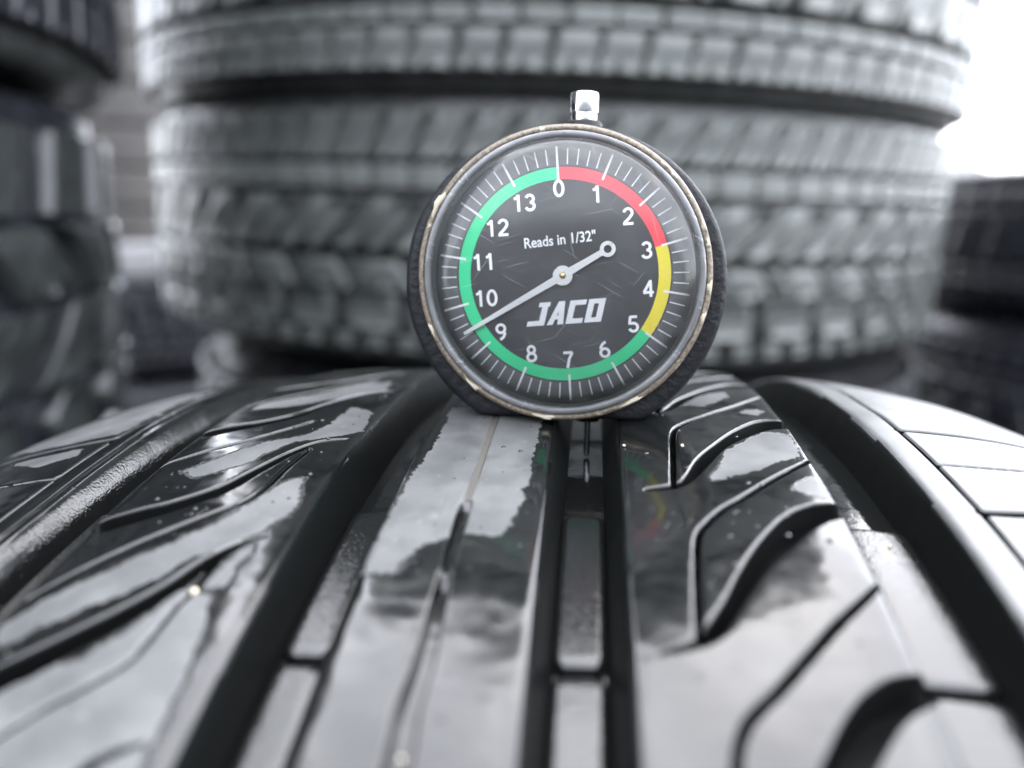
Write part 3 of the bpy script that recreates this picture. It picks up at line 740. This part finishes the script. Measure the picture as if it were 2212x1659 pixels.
# main stack: ground up. levels in mm above the ground
cxm, cym = 30, 745
T1 = math.radians(1.6)
rows2 = [(-63, -55, 96, rect_(.45), 6), (-53, -33, 50, zig(.16, .12, .05), 5), (-31, -14, 50, curve_(.10, -.35, .1), 5), (-9, 20, 52, curve_(.09, .55, .15), 5), (24, 36, 86, rect_(.05), 4), (39, 63, 84, curve_(.10, .42, .08), 5)]
rows1 = [(-66, -46, 86, rect_(.10, .12), 5), (-44, -35, 86, rect_(.05), 5), (-30, -1, 50, rect_(.07, .3), 5), (4, 33, 50, rect_(.08, -.3), 5), (36, 45, 86, rect_(.05), 5), (48, 66, 86, rect_(.12, .1), 5)]
grp = 'tyres lying stacked behind the gauge'
slab('t', rows1, 300, 200, 134, M_BG2, M_CAR, 'lowest tyre of the middle stack, lying on the ground', (cxm-8, cym, 0), (0, 0), .3, 95)
slab('t', rows1, 304, 200, 134, M_BG2, M_DULL, 'second tyre up from the ground in the middle stack', (cxm+6, cym, 200), (0, .004), .1, 95)
slab('t', rows2, 317, 140, 128, M_BG, M_CAR, 'grey tyre lying directly behind the gauge, with slanted shoulder blocks', (cxm-3, cym, 401), (math.radians(.5), T1), 0., 100)
slab('t', rows1, 322, 158, 134, M_BG, M_CAR, 'grey tyre with square shoulder blocks, across the top of the photo', (cxm+2, cym, 541), (math.radians(.8), T1*1.3), 0., 100)
slab('t', rows1, 326, 176, 134, M_BG, M_CAR, 'fifth tyre up in the middle stack, just above the frame', (cxm-6, cym+4, 701), (0, T1), .15, 60)
slab('t', rows1, 322, 176, 134, M_BG, M_CAR, 'topmost tyre of the middle stack, above the frame', (cxm+4, cym+4, 878), (0, T1), .3, 60)
# left stack
chunk = [(-70, -44, 34, zig(.30, .3, 0), 13), (-40, -8, 30, curve_(.32, .5, .1), 13), (-4, 26, 30, curve_(.34, -.5, .1), 13), (30, 66, 34, rect_(.34, .15), 13)]
lx, ly = -515, 330
ang_l = math.radians(57)
slab('t', chunk, 330, 182, 140, M_CHUNK, M_NAVY, 'lowest tyre of the left stack, lying on the ground', (lx-5, ly, 0), (0, 0), .4, 75, centre=ang_l)
slab('t', chunk, 330, 184, 140, M_CHUNK, M_NAVY, 'second tyre up from the ground in the left stack', (lx+4, ly, 181), (0, 0), .2, 75, centre=ang_l)
slab('t', chunk, 326, 176, 144, M_CHUNK, M_NAVY, 'tyre with chunky open blocks at the left edge, below the dark tyre', (lx-4, ly+4, 364), (0, 0), .05, 75, centre=ang_l)
slab('t', rows1, 336, 156, 140, M_NAVY, M_CAR, 'dark tyre at the top left corner, above the chunky one', (lx, ly, 541), (0, 0), .0, 75, centre=ang_l)
slab('t', rows1, 336, 180, 140, M_NAVY, M_CAR, 'topmost dark tyre of the left stack, above the frame', (lx-6, ly, 699), (0, 0), .1, 60, centre=ang_l)
# right and rear stacks
for k in range(2):
    slab('t', rows1, 312, 196 if k else 200, 138, M_NAVY, M_NAVY, ['lowest tyre of the dark stack at the right edge', 'middle tyre of the dark stack at the right edge'][k], (700+6*k, 815, [0, 200][k]), (0, 0), .2*k, 75, centre=math.radians(-35))
slab('t', [(-40, -22, 80, rect_(.15), 5), (-19, 17, 50, rect_(.1, .3), 5), (20, 40, 80, rect_(.15), 5)], 312, 118, 98, M_NAVY, M_NAVY, 'thin dark tyre topping the stack at the right edge, under the white sky', (702, 815, 397), (0, 0), .2, 75, centre=math.radians(-35))
for k in range(9):
    slab('t', [], 300, 150, 120, M_FAR, M_FAR, ['lowest', 'second', 'third', 'fourth', 'fifth', 'sixth', 'seventh', 'eighth', 'topmost'][k]+' tyre of the far stack in the gap left of the middle stack', (-1560, 3350+8*k, 151*k), (0, 0), 0, 1)

for k in range(2):
    slab('t', rows1, 300, 200, 134, M_NAVY, M_NAVY, ['lower', 'upper'][k]+' tyre of the low dark stack in the gap behind the left stack', (-700+5*k, 1560, 200*k), (0, 0), .1*k, 60, centre=math.radians(24))
# ------------------------------------------------------------------ ground, hill, puddle
def ground_mat():
    m, t, p = newmat('wet_asphalt')
    n = noise(t, 9, 5, .6); g = noise(t, 300, 3, .6)
    t.links.new(mixc(t, maprange(t, n, .3, .7), (.008, .008, .009), (.018, .018, .017)), p.inputs['Base Color'])
    t.links.new(maprange(t, n, .35, .6, .5, .75), p.inputs['Roughness'])
    t.links.new(bump(t, g, .6, .002), p.inputs['Normal']); return m
V, F = lathe([(.1, 0), (900, 0), (3000, 0), (12000, 0), (60000, 0), (200000, 0)], 64)
tag(mesh('ground', V, F, ground_mat(), smooth=False), kind='structure')
V = []; F = []; n = 220
for i in range(n+1):
    x = -4200+8400*i/n
    for z in (0, 1300): V += [(x, -1900+18*math.sin(i*.9), z)]
for i in range(n): F.append((2*i, 2*i+2, 2*i+3, 2*i+1))
wl = mesh('wall', V, F, rubber('unseen_wall_metal', (.05, .055, .06), .5, .0005, 20)); tag(wl, kind='structure')  # unseen dark wall, added behind the camera for the gauge lens to reflect
wl.modifiers.new('thickness', 'SOLIDIFY').thickness = .02
def hill():
    m, t, p = newmat('pale_misty_hillside')
    t.links.new(mixc(t, maprange(t, noise(t, .2, 4), .35, .65), (.13, .135, .14), (.18, .185, .19)), p.inputs['Base Color']); p.inputs['Roughness'].default_value = .9
    V = []; F = []; nx, ny = 60, 12
    for i in range(nx):
        for j in range(ny):
            x = -60000+i*2500; u = j/(ny-1)
            prof = 9000*math.exp(-((x-33000)/15000)**2)+4200*math.exp(-((x+20000)/22000)**2)+1500+500*math.sin(x/5200.)
            V.append((x, 70000+u*30000, prof*math.sin(u*PI/2)+400*math.sin(i*1.3+j*2.1)*u))
    for i in range(nx-1):
        for j in range(ny-1): a = i*ny+j; F.append((a, a+ny, a+ny+1, a+1))
    tag(mesh('hill', V, F, m), kind='structure')
hill()

# ------------------------------------------------------------------ small things on the tread
M_GRAIN = plain('sand_grain', (.62, .55, .38), .7, 0., 3000, .0001)
def grain(x, s, r, h, label):
    V, F = lathe([(.001, -.5), (.6, -.45), (1., -.05), (.8, .45), (.3, .7), (.001, .72)], 9)
    V = [(a*r*(1+.25*math.sin(3*a+i)), b*r*(1+.2*math.cos(i*1.7)), c*r) for i, (a, b, c) in enumerate(V)]
    p = t2w(surf(x, s, h)); o = mesh('sand_grain', V, F, M_GRAIN); o.location = Vector(p)*S; tag(o, label, 'grit')
grain(-35.5+XC, 45.9, .42, -.1, 'pale yellow grain of sand stuck in the slanting cut on the left rib')
grain(-13.2+XC, 30.2, .22, -.8, 'pale grain of sand in the straight cut of the centre rib, nearest the camera')
grain(3.9+XC, 77.7, .22, .05, 'tiny white grain on the left edge of the right rib, beside the gauge base')
grain(10.9+XC, 78.1, .24, .05, 'tiny white grain inside the bent cut on the right rib')
grain(31.5+XC, 64.8, .22, -4.9, 'tiny pale speck on the floor of the right hand groove')
M_BEAD = plain('water', (.01, .011, .012), .02, 0., IOR=1.6)
V = []; F = []
for _ in range(95):
    x = random.choice([random.uniform(-36, -18), random.uniform(-6, 7), random.uniform(18, 36)]); s = random.uniform(28, 110); r = random.choice([.12, .16, .2, .3])
    if abs(x) < 1.2: continue
    b = len(V); nn = 10
    c = surf(x, s, .0); e1 = np.array([1., 0, 0]); e3 = np.array([0, math.sin(s/R0), math.cos(s/R0)]); e2 = np.cross(e3, e1)
    for k, (rr, zz) in enumerate(((1, -.1), (.92, .2), (.6, .42), (.2, .5))):
        for i in range(nn): V.append(TC+RT@(c+(e1*math.cos(2*PI*i/nn)*rr+e2*math.sin(2*PI*i/nn)*rr+e3*zz)*r))
    for k in range(3):
        for i in range(nn): j = (i+1) % nn; F.append((b+k*nn+i, b+k*nn+j, b+k*nn+nn+j, b+k*nn+nn+i))
    F.append(tuple(range(b+3*nn, b+4*nn)))
o = mesh('water_beads', V, F, M_BEAD)
tag(o, 'tiny beads of water scattered over the wet ribs of the front tyre', 'water', kind='stuff')
